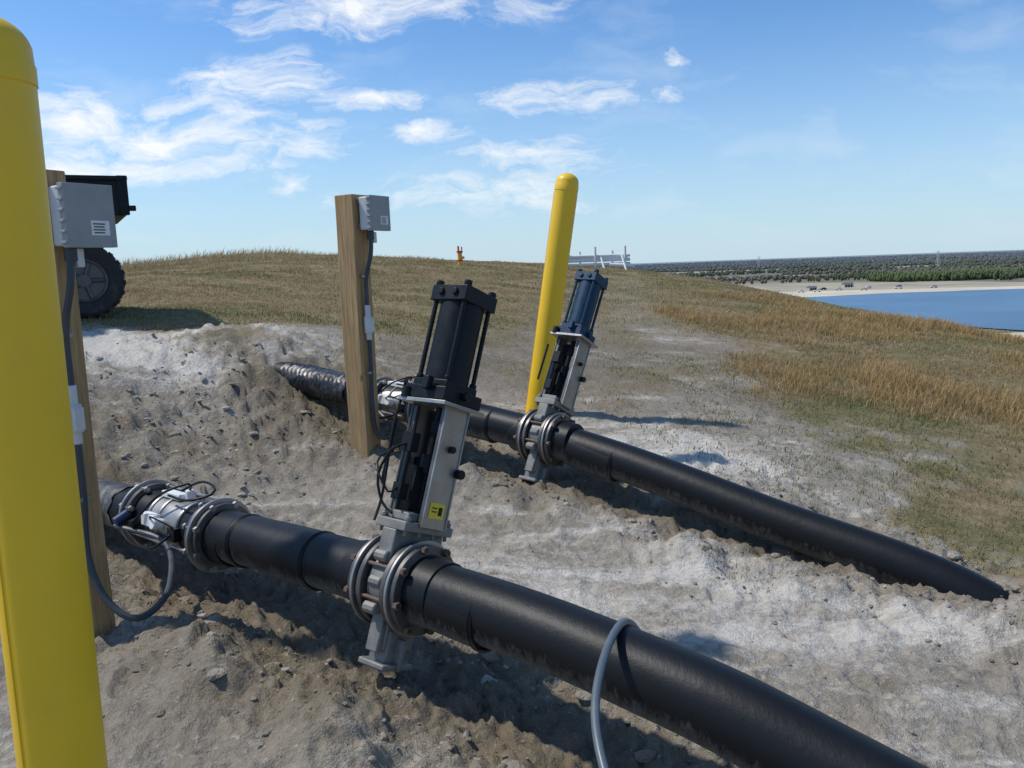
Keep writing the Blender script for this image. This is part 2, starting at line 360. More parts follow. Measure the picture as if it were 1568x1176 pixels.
# ---------------------------------------------------------------- gate valves
def flange(bm,x,R_=.17,t=.026): cyl(bm,(x-t/2,0,0),(x+t/2,0,0),R_,R_,48)
def bolts(bm,x0,x1,R_=.148,n=8,r=.011):
    for k in range(n):
        a=2*math.pi*(k+.5)/n; y,z=R_*math.cos(a),R_*math.sin(a)
        cyl(bm,(x0,y,z),(x1,y,z),r*.65,None,8)
        cyl(bm,(x0,y,z),(x0+.018,y,z),r*1.3,None,6); cyl(bm,(x1-.018,y,z),(x1,y,z),r*1.3,None,6)
def gate_valve(org,p,w,act,label=True,narrow=1.0):
    p=Vector(p).normalized(); w=Vector(w); w=(w-p*w.dot(p)).normalized(); q=w.cross(p)
    M=Matrix(((p.x,q.x,w.x,org[0]),(p.y,q.y,w.y,org[1]),(p.z,q.z,w.z,org[2]),(0,0,0,1)))
    e=empty('gate_valve',M)
    part('pipe_flanges',lambda bm:(flange(bm,-.088,.17,.012),flange(bm,.088,.17,.012)),STEEL,e,.002)
    part('valve_flanges',lambda bm:(flange(bm,-.06,.16,.022),flange(bm,.06,.16,.022),flange(bm,-.108,.157,.022),flange(bm,.108,.157,.022)),FLG,e,.003)
    part('stub_ends',lambda bm:(cyl(bm,(-.22,0,0),(-.10,0,0),.117,.126,48),cyl(bm,(.10,0,0),(.22,0,0),.126,.117,48)),HD,e,.003)
    part('flange_bolts',lambda bm:bolts(bm,-.135,.135),RUST,e)
    def body(bm):
        cyl(bm,(-.043,0,0),(.043,0,0),.135,.135,40)
        box(bm,(0,0,.13),(.07,.25,.12)); box(bm,(0,0,-.15),(.07,.13,.16)); box(bm,(0,0,-.225),(.085,.10,.13))
        box(bm,(.05,0,-.24),(.05,.02,.11)); box(bm,(-.05,0,-.24),(.05,.02,.11)); box(bm,(0,0,-.283),(.13,.15,.022))
        for y in(-.075,.075): box(bm,(0,y,-.17),(.06,.025,.14))
        for z in(-.09,.0,.09):
            for y in(-.14,.14): cyl(bm,(-.03,y*.9,z),(.03,y*.9,z),.022,None,10)
    part('valve_body',body,CAST,e,.006)
    def bonnet(bm):
        box(bm,(0,0,.205),(.15,.25,.035)); box(bm,(0,0,.238),(.10,.2,.03)); 
        for x in(-.06,.06):
            for y in(-.105,-.035,.035,.105): cyl(bm,(x,y,.17),(x,y,.25),.008,None,6); cyl(bm,(x,y,.222),(x,y,.240),.014,None,6)
    part('gland_box',bonnet,CAST,e,.004)
    def yoke(bm):
        box(bm,(.088,0,.43),(.008,.125,.44)); box(bm,(0,0,.655),(.24,.22,.014))
        box(bm,(.086,.058,.43),(.022,.007,.43))
    part('yoke_plate',yoke,STEEL,e,.0015)
    def yoke2(bm):
        box(bm,(-.088,0,.43),(.008,.115,.44))
        for x in(.075,-.080):
            for y in (-.05,.05): box(bm,(x*.94,y,.43),(.018,.008,.42))
    part('yoke_frame',yoke2,FLG,e,.0015)
    def stem(bm):
        cyl(bm,(0,0,.25),(0,0,.66),.016,None,16); cyl(bm,(0,0,.40),(0,0,.47),.03,None,16); box(bm,(0,0,.34),(.012,.12,.16)); box(bm,(0,0,.44),(.13,.03,.03))
        cyl(bm,(0,0,.55),(0,0,.60),.026,None,6)
        for y in(-.05,.05): cyl(bm,(-.06,y,.26),(-.06,y,.64),.006,None,8)
    part('stem',stem,BLK,e,.002)
    s=narrow
    def act_(bm):
        box(bm,(0,0,.69),(.205*s,.205*s,.05)); box(bm,(0,0,.728),(.17*s,.17*s,.03)); cyl(bm,(0,0,.73),(0,0,1.05),.083*s,None,40); box(bm,(0,0,1.072),(.178*s,.178*s,.06))
        for x in(-1,1):
            for y in(-1,1):
                a,b_=x*.071*s,y*.071*s; cyl(bm,(a,b_,.70),(a,b_,1.118),.009,None,10); cyl(bm,(a,b_,1.10),(a,b_,1.122),.017,None,6); cyl(bm,(a,b_,.742),(a,b_,.76),.015,None,6)
        for x in (-.035,.035): cyl(bm,(x*s,-.1*s,1.075),(x*s,-.06*s,1.075),.014,None,10)
        cyl(bm,(.1*s,0,.70),(.125*s,0,.70),.018,None,12); box(bm,(.02,-.115*s,.72),(.03,.03,.05))
    part('pneumatic_cylinder',act_,act,e,.004)
    if label:
        part('warning_label',lambda bm: box(bm,(.0935,-.005,.275),(.002,.075,.055)),LABY,e)
        part('label_print',lambda bm:(box(bm,(.0955,.012,.275),(.0015,.018,.03)),box(bm,(.0955,-.02,.285),(.0015,.025,.004)),box(bm,(.0955,-.02,.272),(.0015,.025,.004))),BLK,e)
    def fit(bm):
        box(bm,(-.02,-.095,.50),(.05,.04,.07)); box(bm,(-.02,-.095,.32),(.04,.04,.06)); cyl(bm,(-.09,-.1,.66),(-.09,-.1,.70),.02,None,12)
        cyl(bm,(.09,.06,.42),(.12,.06,.42),.018,None,8); cyl(bm,(.09,.0,.50),(.11,.0,.50),.013,None,8)
        cyl(bm,(-.115,-.1,.34),(-.115,-.1,.58),.007,None,8)
        if label:
            tube(bm,[(-.02,-.115,.49),(-.05,-.15,.46),(-.09,-.15,.36),(-.05,-.14,.27),(0,-.13,.24)],.005,8)
            tube(bm,[(-.09,-.1,.70),(-.11,-.1,.73),(-.12,-.09,.68),(-.11,-.11,.55),(-.1,-.1,.30),(-.09,-.12,.2)],.005,8)
            tube(bm,[(-.02,-.115,.33),(-.02,-.15,.31),(-.08,-.17,.38),(-.12,-.13,.43),(-.1,-.09,.46)],.004,8)
    part('limit_switches',fit,BLK,e,.002)
    return e
pdir=(.773,-.634,0)
gate_valve((-.419,2.81,.485),pdir,(.265,.318,1.05),BLK)
gate_valve((.20,5.0,.534),(.773,-.62,-.05),(.338,.41,1.05),BLUE,False,.9)

# ---------------------------------------------------------------- flow meters
def meter(org,p,full=True,Ln=.62):
    p=Vector(p).normalized(); w=Vector((0.05,.06,1)); w=(w-p*w.dot(p)).normalized(); q=w.cross(p)
    M=Matrix(((p.x,q.x,w.x,org[0]),(p.y,q.y,w.y,org[1]),(p.z,q.z,w.z,org[2]),(0,0,0,1)))
    e=empty('flow_meter',M); h=Ln/2
    part('flanges',lambda bm:(flange(bm,-h,.17,.014),flange(bm,h,.17,.014)),STEEL,e,.002)
    part('backing_rings',lambda bm:(flange(bm,-h+.03,.155,.03),flange(bm,h-.03,.155,.03),flange(bm,-h-.025,.15,.02),flange(bm,h+.025,.15,.02)),FLG,e,.003)
    def body(bm):
        cyl(bm,(-h,0,0),(-.13,0,0),.135,.115,40); cyl(bm,(.13,0,0),(h,0,0),.115,.135,40)
        cyl(bm,(-h-.14,0,0),(-h,0,0),.116,.122,40); cyl(bm,(h,0,0),(h+.14,0,0),.122,.116,40)
    part('meter_reducers',body,BLK,e,.002)
    def mid(bm):
        cyl(bm,(-.13,0,0),(.13,0,0),.12,.12,40)
        for k in(-.13,-.04,.13): torus(bm,(k,0,0),(1,0,0),.12,.010,40)
    part('meter_tube',mid,STEEL,e)
    def rods(bm):
        for k in range(8):
            a=2*math.pi*(k+.5)/8; y,z=.148*math.cos(a),.148*math.sin(a)
            cyl(bm,(-h-.04,y,z),(-h+.075,y,z),.008,None,8); cyl(bm,(h-.075,y,z),(h+.04,y,z),.008,None,8)
            for xx in(-h-.03,-h+.06,h-.06,h+.03): cyl(bm,(xx-.008,y,z),(xx+.008,y,z),.015,None,6)
        for k in (1,4,6): 
            a=2*math.pi*(k+.5)/8; y,z=.148*math.cos(a),.148*math.sin(a); cyl(bm,(-h,y,z),(h,y,z),.008,None,8)
    part('tie_rods',rods,STEEL,e)
    def fit(bm):
        box(bm,(-.08,-.125,.03),(.12,.04,.06)); cyl(bm,(0,-.11,.02),(0,-.165,.03),.026,None,16); cyl(bm,(.05,0,.11),(.05,0,.17),.02,None,12)
        box(bm,(-.05,-.02,.135),(.16,.05,.03))
    part('white_fittings',fit,WHT,e,.004)
    def cab(bm):
        box(bm,(.14,-.13,.0),(.06,.04,.06)); cyl(bm,(-.17,-.1,.02),(-.17,-.18,.0),.022,None,12)
        tube(bm,[(.05,0,.17),(.09,-.03,.21),(.0,-.12,.16),(-.12,-.16,.05),(-.17,-.18,0)],.006,8)
        tube(bm,[(.14,-.15,.0),(.10,-.2,-.05),(-.05,-.19,-.08),(-.2,-.19,-.03)],.006,8)
        tube(bm,[(-.1,.02,.13),(.05,.05,.20),(.22,.02,.21),(.29,-.03,.19),(.2,-.1,.16),(.0,-.08,.15)],.006,8)
        tube(bm,[(-.02,-.16,.05),(.07,-.2,.08),(.18,-.17,.05),(.14,-.14,.02)],.004,8)
    part('sensor_cables',cab,BLK,e)
    part('cable_gland',lambda bm:(cyl(bm,(-.26,-.15,.03),(-.26,-.21,.0),.026,None,12),cyl(bm,(-.3,-.17,-.03),(-.26,-.17,.03),.02,None,12)),BLUP,e)
    return M
M1=meter((-1.58,3.762,.443),pdir)
M2=meter((-.78,5.755,.655),(.78,-.62,-.08),True,.42)

# ---------------------------------------------------------------- posts with boxes
def post(x,y,top,wd=.14,phi=60):
    z0=gz(x,y)-.35
    M=Matrix.Translation((x,y,0))@Matrix.Rotation(math.radians(phi-90),4,'Z')
    e=empty('wooden_post',M)
    def f(bm):
        box(bm,(0,0,(z0+top)/2),(wd,wd,top-z0))
        bmesh.ops.subdivide_edges(bm,edges=[q for q in bm.edges if abs(q.verts[0].co.z-q.verts[1].co.z)>.5],cuts=14,use_grid_fill=True)
        for v in bm.verts: v.co.x+=.0025*math.sin(v.co.z*5+v.co.y*20); v.co.y+=.003*math.sin(v.co.z*3.3+1)
    part('timber',f,WOOD,e,.005)
    return M
def jbox(M,zc,wd,W=.20,H=.235,D=.10,off=.075):
    e=empty('junction_box',M); x0=wd/2+.02
    part('mounting_bracket',lambda bm:(box(bm,(wd/2+.011,off*.4,zc+.08),(.018,.12,.03)),box(bm,(wd/2+.011,off*.4,zc-.08),(.018,.12,.03))),STEEL,e,.001)
    part('enclosure',lambda bm:box(bm,(x0+D*.35,off,zc),(D*.7,W*.94,H*.94)),GREYL,e,.008)
    def lid(bm):
        box(bm,(x0+D*.85,off,zc),(D*.33,W,H))
        for z in np.linspace(-.42,.42,6): box(bm,(x0+D*.85,off-W*.5-.003,zc+z*H),(D*.30,.010,H*.045)); 
        for z in(-1,1): 
            for yy in(-1,1): cyl(bm,(x0+D*1.0,off+yy*W*.43,zc+z*H*.43),(x0+D*1.04,off+yy*W*.43,zc+z*H*.43),.008,None,10)
    part('lid',lid,GREYB,e,.006)
    part('label',lambda bm:box(bm,(x0+D*1.018,off+.035,zc-.045),(.002,.075,.055)),WHT,e)
    part('label_text',lambda bm:[box(bm,(x0+D*1.018+.002,off+.035-.006,zc-.03-k*.011),(.0015,.05-.008*(k%2),.004)) for k in range(4)],BLK,e)
    return e
M_p1=post(-1.765,3.17,2.02); e1=jbox(M_p1,1.845,.14)
M_p2=post(-1.02,5.5,2.10,.15); e2=jbox(M_p2,1.975,.15,.20,.225,.10,.06)
def conduit(e,M,wd,ztop,zc,loop):
    x=wd/2+.03; 
    def f(bm):
        Mi=M.inverted()
        pts=[(x+.03,.02,ztop-.12),(x+.045,-.005,ztop-.25),(x+.005,-.02,ztop-.42),(x,-.02,zc+.13)]
        tube(bm,pts,.014,10)
        pts2=[Vector((x,-.02,zc-.07)),Vector((x,-.02,zc-.3)),Vector((x,-.03,zc-.55))]+[Mi@Vector(p) for p in loop]
        tube(bm,pts2,.014,10)
        cyl(bm,(x+.03,.02,ztop-.16),(x+.03,.02,ztop-.10),.024,None,12)
    part('flexible_conduit',f,COND,e)
    def g_(bm):
        cyl(bm,(x,-.02,zc-.055),(x,-.02,zc+.055),.028,None,20); cyl(bm,(x,-.02,zc-.10),(x,-.02,zc-.05),.019,None,14); cyl(bm,(x,-.02,zc+.05),(x,-.02,zc+.13),.019,None,14)
        box(bm,(x+.02,-.02,zc),(.03,.04,.09)); box(bm,(x+.035,.045,ztop-.15),(.03,.03,.07))
    part('conduit_fitting',g_,GREYL,e,.003)
    part('straps',lambda bm:[box(bm,(x-.006,-.02,zz),(.032,.05,.018)) for zz in(zc+.32,zc-.32)],STEEL,e,.002)
w1=M1@Vector((-.28,-.2,-.02))
conduit(e1,M_p1,.14,1.84,1.08,[(-1.62,3.06,.36),(-1.50,3.05,.285),(-1.46,3.25,.32),(-1.62,3.62,.40),w1])
w2=M2@Vector((-.2,-.15,.0))
conduit(e2,M_p2,.15,1.97,1.25,[(-.93,5.44,.52),(-.88,5.42,.48),(-.82,5.5,.52),w2])

# ---------------------------------------------------------------- bollards
def bollard(x,y,top,lean=(0,0),r=.09):
    zb=gz(x,y); H=top-zb+.3
    ax=Vector((lean[0],lean[1],1)).normalized(); M=Matrix.Translation((x,y,zb-.3))@zmat(ax)
    e=empty('bollard',M)
    def f(bm):
        prof=[(r,0)]+[(r,H*k/12) for k in range(1,12)]+[(r,H-.14),(r+.0025,H-.137),(r+.0025,H-.10),(r,H-.095)]
        for k in range(1,9):
            a=math.pi/2*k/8; prof.append((max(1e-4,r*math.cos(a)),H-.09*.85+.085*math.sin(a)*.85))
        seg=48; prev=None
        for rr,z in prof:
            row=[bm.verts.new((rr*math.cos(2*math.pi*k/seg),rr*math.sin(2*math.pi*k/seg),z)) for k in range(seg)]
            if prev:
                for k in range(seg): bm.faces.new((prev[k],prev[(k+1)%seg],row[(k+1)%seg],row[k]))
            prev=row
        bm.faces.new(prev)
    part('plastic_sleeve',f,YEL,e)
    part('mould_seam',lambda bm:[box(bm,(.0,s*(r+.0005),H/2),(.006,.003,H-.3)) for s in(-1,1)],YEL,e)
    part('rivet',lambda bm:(sph(bm,(r*.5,-r*.87,H-.55),.006),sph(bm,(r*.5,-r*.87,.75),.006)),RUST,e)
bollard(-1.025,1.665,2.13,(.005,.01),.086)
bollard(.135,6.3,2.31,(.163,0.0),.088)

part('grey_hose',lambda bm:tube(bm,[(.55,2.62,.16),(.46,2.5,.24),(.37,2.36,.46),(.30,2.25,.565),(.222,2.06,.56),(.175,1.87,.50),(.19,1.68,.42),(.26,1.45,.28),(.4,1.2,.16),(.7,.9,.06)],.0115,14),
     simple('grey_hose_plastic',(.10,.125,.14),.4,0,.05,12,.02,.15))
def wrapfn(P,x0,t0,t1,w_,rib=0.):
    def f(bm):
        c,d=along(P,x0); u=Vector((0,0,1)); u=(u-d*u.dot(d)).normalized(); v=d.cross(u); prev=None
        for t in np.linspace(t0,t1,70):
            row=[]
            for k in range(29):
                a=-w_+2*w_*k/28; r=RP+.004+rib*(.5+.5*math.sin(t*130+1.2*math.sin(k*.5)))*(.6+.4*math.sin(k*.7+t*9))+.006*abs(math.sin(t*61+k*1.7))*abs(math.sin(k*.9+t*23)); row.append(bm.verts.new(c+d*(t+.012*math.sin(k*1.3))+u*math.cos(a)*r+v*math.sin(a)*r))
            if prev:
                for k in range(28): bm.faces.new((prev[k],prev[k+1],row[k+1],row[k]))
            prev=row
    return f
FILM=simple('mud_caked_film',(.05,.05,.05),.5,0,.3,20,.3,.9,(.36,.33,.28),10)
FILM2=simple('dusty_black_film',(.018,.019,.021),.4,0,.3,20,.3,.6,(.25,.23,.2),10)
part('plastic_wrap',wrapfn(P2,-1.45,-.42,.34,2.4,.011),FILM2,pe2)
part('plastic_wrap',wrapfn(P1,-2.12,-.30,.16,2.3),FILM,pe)

# ---------------------------------------------------------------- utility vehicle
def utv():
    gx,gy=-3.97,7.72; g0=gz(gx,gy)+.0
    e=empty('utility_vehicle',Matrix.Translation((gx,gy,g0))@Matrix.Rotation(math.radians(29),4,'Z'))
    R_=.34
    def tyres(bm):
        for wx in(0,-1.95):
            for wy in(0,1.25):
                seg=48; prof=[(.20,-.10),(.30,-.125),(.33,-.11),(R_,-.07),(R_,.07),(.33,.11),(.30,.125),(.20,.10)]; rows=[]
                for k in range(seg):
                    a=2*math.pi*k/seg
                    rows.append([bm.verts.new((wx+r*math.cos(a),wy+y,R_+r*math.sin(a))) for r,y in prof])
                for k in range(seg):
                    for m in range(len(prof)): bm.faces.new((rows[k][m],rows[(k+1)%seg][m],rows[(k+1)%seg][(m+1)%8],rows[k][(m+1)%8]))
                for k in range(22):
                    a=2*math.pi*k/22
                    for s in(-1,1):
                        box(bm,(wx+(R_+.002)*math.cos(a+.08*s),wy+s*.06,R_+(R_+.002)*math.sin(a+.08*s)),(.020,.10,.045),Matrix.Rotation(-a,4,'Y'))
    part('tyres',tyres,RUBB,e)
    def rims(bm):
        for wx in(0,-1.95):
            for wy,s in((0,-1),(1.25,1)):
                cyl(bm,(wx,wy-.08,R_),(wx,wy+.08,R_),.19,None,32); torus(bm,(wx,wy+s*.10,R_),(0,1,0),.19,.012,32); cyl(bm,(wx,wy+s*.07,R_),(wx,wy+s*.12,R_),.06,None,16)
                for k in range(5):
                    a=2*math.pi*k/5; cyl(bm,(wx+.05*math.cos(a),wy+s*.1,R_+.05*math.sin(a)),(wx+.17*math.cos(a),wy+s*.095,R_+.17*math.sin(a)),.02,None,8)
    part('rims',rims,simple('dark_alloy',(.10,.10,.10),.4,.6,.2),e,.003)
    def bed(bm):
        for y in(-.08,1.33): box(bm,(-.2,y,1.1),(1.2,.03,.32))
        box(bm,(.41,.625,1.1),(.03,1.4,.32)); box(bm,(-.8,.625,1.1),(.03,1.4,.32)); box(bm,(-.2,.625,.95),(1.2,1.4,.03))
        for y in(-.09,1.34): box(bm,(-.2,y,1.275),(1.25,.06,.04))
        box(bm,(.42,.625,1.275),(.06,1.46,.04)); box(bm,(.40,-.07,1.12),(.09,.08,.36)); box(bm,(.47,-.1,1.0),(.06,.04,.05))
        for k in range(4): box(bm,(-.7+.28*k,-.1,1.1),(.03,.02,.28))
    part('cargo_bed',bed,BLK,e,.006)
    def body(bm):
        box(bm,(-1.0,.625,.42),(2.3,.55,.12)); box(bm,(-1.0,.625,.5),(1.1,1.3,.06)); box(bm,(-2.0,.625,.85),(.75,1.25,.32),Matrix.Rotation(math.radians(-9),4,'Y'))
        box(bm,(-.98,.625,.75),(.5,1.15,.12)); box(bm,(-.76,.625,1.0),(.10,1.15,.5)); box(bm,(-2.42,.625,.65),(.1,1.1,.3))
        for wx in(-1.95,):
            for wy in(0,1.25): box(bm,(wx,wy,.76),(.7,.28,.05)); box(bm,(wx+.36,wy,.66),(.05,.28,.2))
    part('bodywork',body,UTVM,e,.02)
    def cage(bm):
        for y in(.0,1.25): tube(bm,[(-.86,y,.5),(-.9,y,1.2),(-1.0,y,1.86),(-1.4,y,1.92),(-1.65,y,1.8),(-1.95,y,1.0)],.025,10)
        for x,z in((-1.0,1.87),(-1.6,1.85)): cyl(bm,(x,0,z),(x,1.25,z),.025,None,10)
        box(bm,(-1.3,.625,1.93),(.75,1.3,.03))
    part('roll_cage',cage,BLK,e)
    part('frame_and_axles',lambda bm:(cyl(bm,(0,0,R_),(0,1.25,R_),.03,None,10),cyl(bm,(-1.95,0,R_),(-1.95,1.25,R_),.03,None,10),box(bm,(-.1,.625,.5),(.5,.5,.3)),box(bm,(-.1,.2,.8),(.06,.06,.3)),box(bm,(-.1,1.05,.8),(.06,.06,.3))),BLK,e)
utv()

# ---------------------------------------------------------------- hilltop fixtures
def wellhead():
    x,y=-1.15,20.; z=gz(x,y); e=empty('gas_wellhead',Matrix.Translation((x,y,z)))
    part('riser',lambda bm:(cyl(bm,(0,0,-.1),(0,0,.30),.055,None,20),cyl(bm,(0,0,.18),(.11,0,.18),.03,None,12)),simple('orange_paint',(.78,.40,.04),.5),e)
    part('cap',lambda bm:(cyl(bm,(0,0,.30),(0,0,.35),.075,None,20),cyl(bm,(-.03,0,.35),(-.03,0,.46),.022,None,20),cyl(bm,(.05,0,.36),(.05,0,.44),.016,None,10),cyl(bm,(0,0,.1),(0,0,.14),.07,None,20)),REDM,e,.004)
wellhead()
def rack():
    x,y=2.45,23.5; z=gz(x,y); e=empty('white_pipe_rack',Matrix.Translation((x,y,max(z,1.42)-.04)))
    def f(bm):
        for k,xx in enumerate((-.80,-.38,0.05,.55,.9)): cyl(bm,(xx,.1*(k%2),-.4),(xx,.1*(k%2),.62 if k%2==0 else .50),.032,None,12)
        for zz in(.36,.24,.12): cyl(bm,(-.85,.0,zz),(1.05,.1,zz),.045,None,12)
        box(bm,(.1,.05,.29),(1.75,.05,.12))
        for xx in(.2,.8): cyl(bm,(xx,.0,.36),(xx+.12,-.5,-.3),.028,None,10)
        cyl(bm,(.45,0,.1),(1.15,.0,.05),.06,None,14)
    part('pvc_pipes',f,WHT,e)
rack()

# ---------------------------------------------------------------- soil clods
def ico(sub):
    bm=bmesh.new(); bmesh.ops.create_icosphere(bm,subdivisions=sub,radius=1); bm.verts.ensure_lookup_table()
    v=np.array([q.co[:] for q in bm.verts]); f=np.array([[w.index for w in q.verts] for q in bm.faces]); bm.free(); return v,f
def scatter_blobs(C,S,base,jit,cols):
    bv,bf=ico(base) ; n=len(C); k=len(bv)
    a=rng.random(n)*6.283; ca,sa=np.cos(a),np.sin(a)
    J=1+jit*(rng.random((n,k,1))-.5)*2
    v=bv[None]*J*S[:,None,:]; vx=v[:,:,0]*ca[:,None]-v[:,:,1]*sa[:,None]; vy=v[:,:,0]*sa[:,None]+v[:,:,1]*ca[:,None]
    V=np.stack([vx,vy,v[:,:,2]],-1)+C[:,None,:]
    F=bf[None]+(np.arange(n)*k)[:,None,None]
    cc=np.repeat(cols[:,None,:],k,1)
    return V.reshape(-1,3),F.reshape(-1,3),cc.reshape(-1,3)
def clods():
    pts=[];big=[]
    for P,n,x0,x1 in((P1,2000,-2.4,1.1),(P2,1600,-1.4,2.3)):
        xs=rng.uniform(x0,x1,n); 
        for q,x in enumerate(xs):
            c,d=along(P,x); o=rng.normal(0,.28); o+= .14*np.sign(o); pts.append((c.x+d.y*-o,c.y+d.x*o)); big.append(q%18==0)
    n=1500; pts+=list(zip(rng.normal(-2.2,.6,n),rng.normal(5.6,.65,n))); big+=[q%12==0 for q in range(n)]
    n=400; pts+=list(zip(rng.uniform(-2.2,2.6,n),rng.uniform(1.4,7,n))); big+=[False]*n
    pts+=list(zip(rng.normal(2.3,.2,400),rng.normal(3.25,.17,400))); big+=[q%12==0 for q in range(400)]
    p=np.array(pts); big=np.array(big); n=len(p); s=.0025+.009*rng.random(n)**3+big*(.006+.022*rng.random(n)**2)
    S=np.stack([s*rng.uniform(.9,1.7,n),s*rng.uniform(.8,1.3,n),s*rng.uniform(.45,.8,n)],1)
    z=height(p[:,0],p[:,1])-s*.12; t=rng.random(n)
    c=np.stack([0*t,.15*t,.45*(1-t)],1)
    V,F,cc=scatter_blobs(np.column_stack([p,z]),S,2,.17,c)
    addobj('soil_clods',fastmesh('soil_clods',V,F,cc,False),GM)
clods()

# ---------------------------------------------------------------- grass
def blades(name,x,y,h,wd,lean,cols):
    n=len(x); z=height(x,y)-.005
    a=rng.random(n)*6.283; la=rng.normal(.3,1.2,n); dx,dy=np.cos(a),np.sin(a); lx,ly=np.cos(la)*lean*h,np.sin(la)*lean*h
    b0=np.stack([x-dx*wd/2,y-dy*wd/2,z],1); b1=np.stack([x+dx*wd/2,y+dy*wd/2,z],1)
    m0=np.stack([x-dx*wd*.35+lx*.35,y-dy*wd*.35+ly*.35,z+h*.55],1); m1=np.stack([x+dx*wd*.35+lx*.35,y+dy*wd*.35+ly*.35,z+h*.55],1)
    t=np.stack([x+lx,y+ly,z+h*(1-.3*lean)],1)
    V=np.stack([b0,b1,m0,m1,t],1).reshape(-1,3); k=(np.arange(n)*5)[:,None]
    F=np.concatenate([k+np.array([[0,1,3]]),k+np.array([[0,3,2]]),k+np.array([[2,3,4]])])
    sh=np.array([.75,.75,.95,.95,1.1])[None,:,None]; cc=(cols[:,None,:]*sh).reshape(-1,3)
    addobj(name,fastmesh(name,V,F,cc,False),GRASSM)
def lerp(a,b,t): return np.array(a)*(1-t)+np.array(b)*t
def grass_short():
    n=580000; yy=3.5+24*rng.random(n)**.75; tx=rng.uniform(-.95,1.0,n); x=tx*yy; y=yy
    g=grassmask(x,y); cl=fbm(x*1.3,y*1.3,3)
    keep=(rng.random(n)<g**1.3*(.48+.9*cl+.25)); keep&=~((linedist(x,y,P1)<.3)|(linedist(x,y,P2)<.3)); x,y,g,cl=x[keep],y[keep],g[keep],cl[keep]; n=len(x)
    gr=sm(-.1,.5,fbm(x*.45+9,y*.45,3)+.12)[:,None]; right=sm(1.5,4,x)[:,None]
    edge=(np.exp(-((y-(8.6+.4*(x+3)))/.8)**2)*sm(-.8,-1.8,x))[:,None]
    bord=(np.exp(-((x-3.0)/.6)**2)*sm(10,7,y))[:,None]
    t=rng.random((n,1)); dry=lerp([.34,.235,.12],[.56,.41,.225],t); green=lerp([.10,.14,.038],[.20,.235,.07],t)
    mixg=np.clip(gr*.55+right*.18+.05+edge*.8+bord*.55,0,1)*(rng.random((n,1))*.8+.4); mixg=np.clip(mixg,0,1); c=dry*(1-mixg)+green*mixg
    h=(.02+.05*rng.random(n))*(.7+.6*np.clip(cl,0,1))
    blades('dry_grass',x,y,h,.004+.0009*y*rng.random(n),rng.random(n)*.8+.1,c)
grass_short()
def grass_tall():
    xs=[];ys=[];hs=[];cs=[]
    nc=2000; cy=rng.uniform(5.5,17,nc); cx=rng.uniform(2.4,11.5,nc)
    m=fbm(cx*.45+3,cy*.45,4)+.35*np.exp(-(((cx-5.0)/1.9)**2+((cy-8.8)/2.2)**2))+.22*sm(3.0,4.5,cx)-.12
    k=(m>.04); cx,cy,m=cx[k],cy[k],m[k]
    for a,b,mm in zip(cx,cy,m):
        q=int(40+50*rng.random()); s=.10+.12*rng.random(); xs.append(rng.normal(a,s,q)); ys.append(rng.normal(b,s,q)); hh=(.06+.11*min(1,max(0,mm*1.3)))*(.6+.8*rng.random())
        hs.append(hh*(.5+.7*rng.random(q))); t=rng.random((q,1)); base=lerp([.43,.255,.11],[.68,.44,.215],t); gg=rng.random()*.6; cs.append(base*(1-gg)+np.array([.20,.21,.08])*gg)
    nc=420; cy=rng.uniform(17,26,nc); cx=rng.uniform(-14,-2.,nc)
    for a,b in zip(cx,cy):
        q=14; xs.append(rng.normal(a,.2,q)); ys.append(rng.normal(b,.2,q)); hs.append((.14+.22*rng.random()*sm(-4,-8,a))*(.4+.7*rng.random(q))); t=rng.random((q,1)); cs.append(lerp([.34,.26,.13],[.54,.43,.26],t))
    nc=520; cy=rng.uniform(3.4,9,nc); cx=rng.uniform(.9,3.6,nc); 
    for a,b in zip(cx,cy):
        if linedist(np.array([a]),np.array([b]),P2)[0]<.35: continue
        q=22; xs.append(rng.normal(a,.07,q)); ys.append(rng.normal(b,.07,q)); hs.append((.015+.035*rng.random())*(.4+.7*rng.random(q))); t=rng.random((q,1)); cs.append(lerp([.13,.17,.05],[.36,.30,.15],t))
    x=np.concatenate(xs);y=np.concatenate(ys);h=np.concatenate(hs);c=np.concatenate(cs)
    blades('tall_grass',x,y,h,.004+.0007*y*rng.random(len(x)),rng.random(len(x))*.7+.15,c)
grass_tall()
def roots():
    n=22000; k=rng.random(n)<.55; xs=np.empty(n);ys=np.empty(n)
    for i in range(n):
        P=P1 if k[i] else P2; xx=rng.uniform(-2.0,.9) if k[i] else rng.uniform(-1.2,2.0); c,d=along(P,xx); o=rng.choice([-1,1],p=[.35,.65])*abs(rng.normal(.30,.12)); xs[i]=c.x-d.y*o;ys[i]=c.y+d.x*o
    kk=fbm(xs*3,ys*3,2)>.05; xs,ys=xs[kk],ys[kk]; n=len(xs); t=rng.random((n,1))
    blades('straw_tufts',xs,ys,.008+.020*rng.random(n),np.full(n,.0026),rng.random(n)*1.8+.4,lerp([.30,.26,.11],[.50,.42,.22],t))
roots()

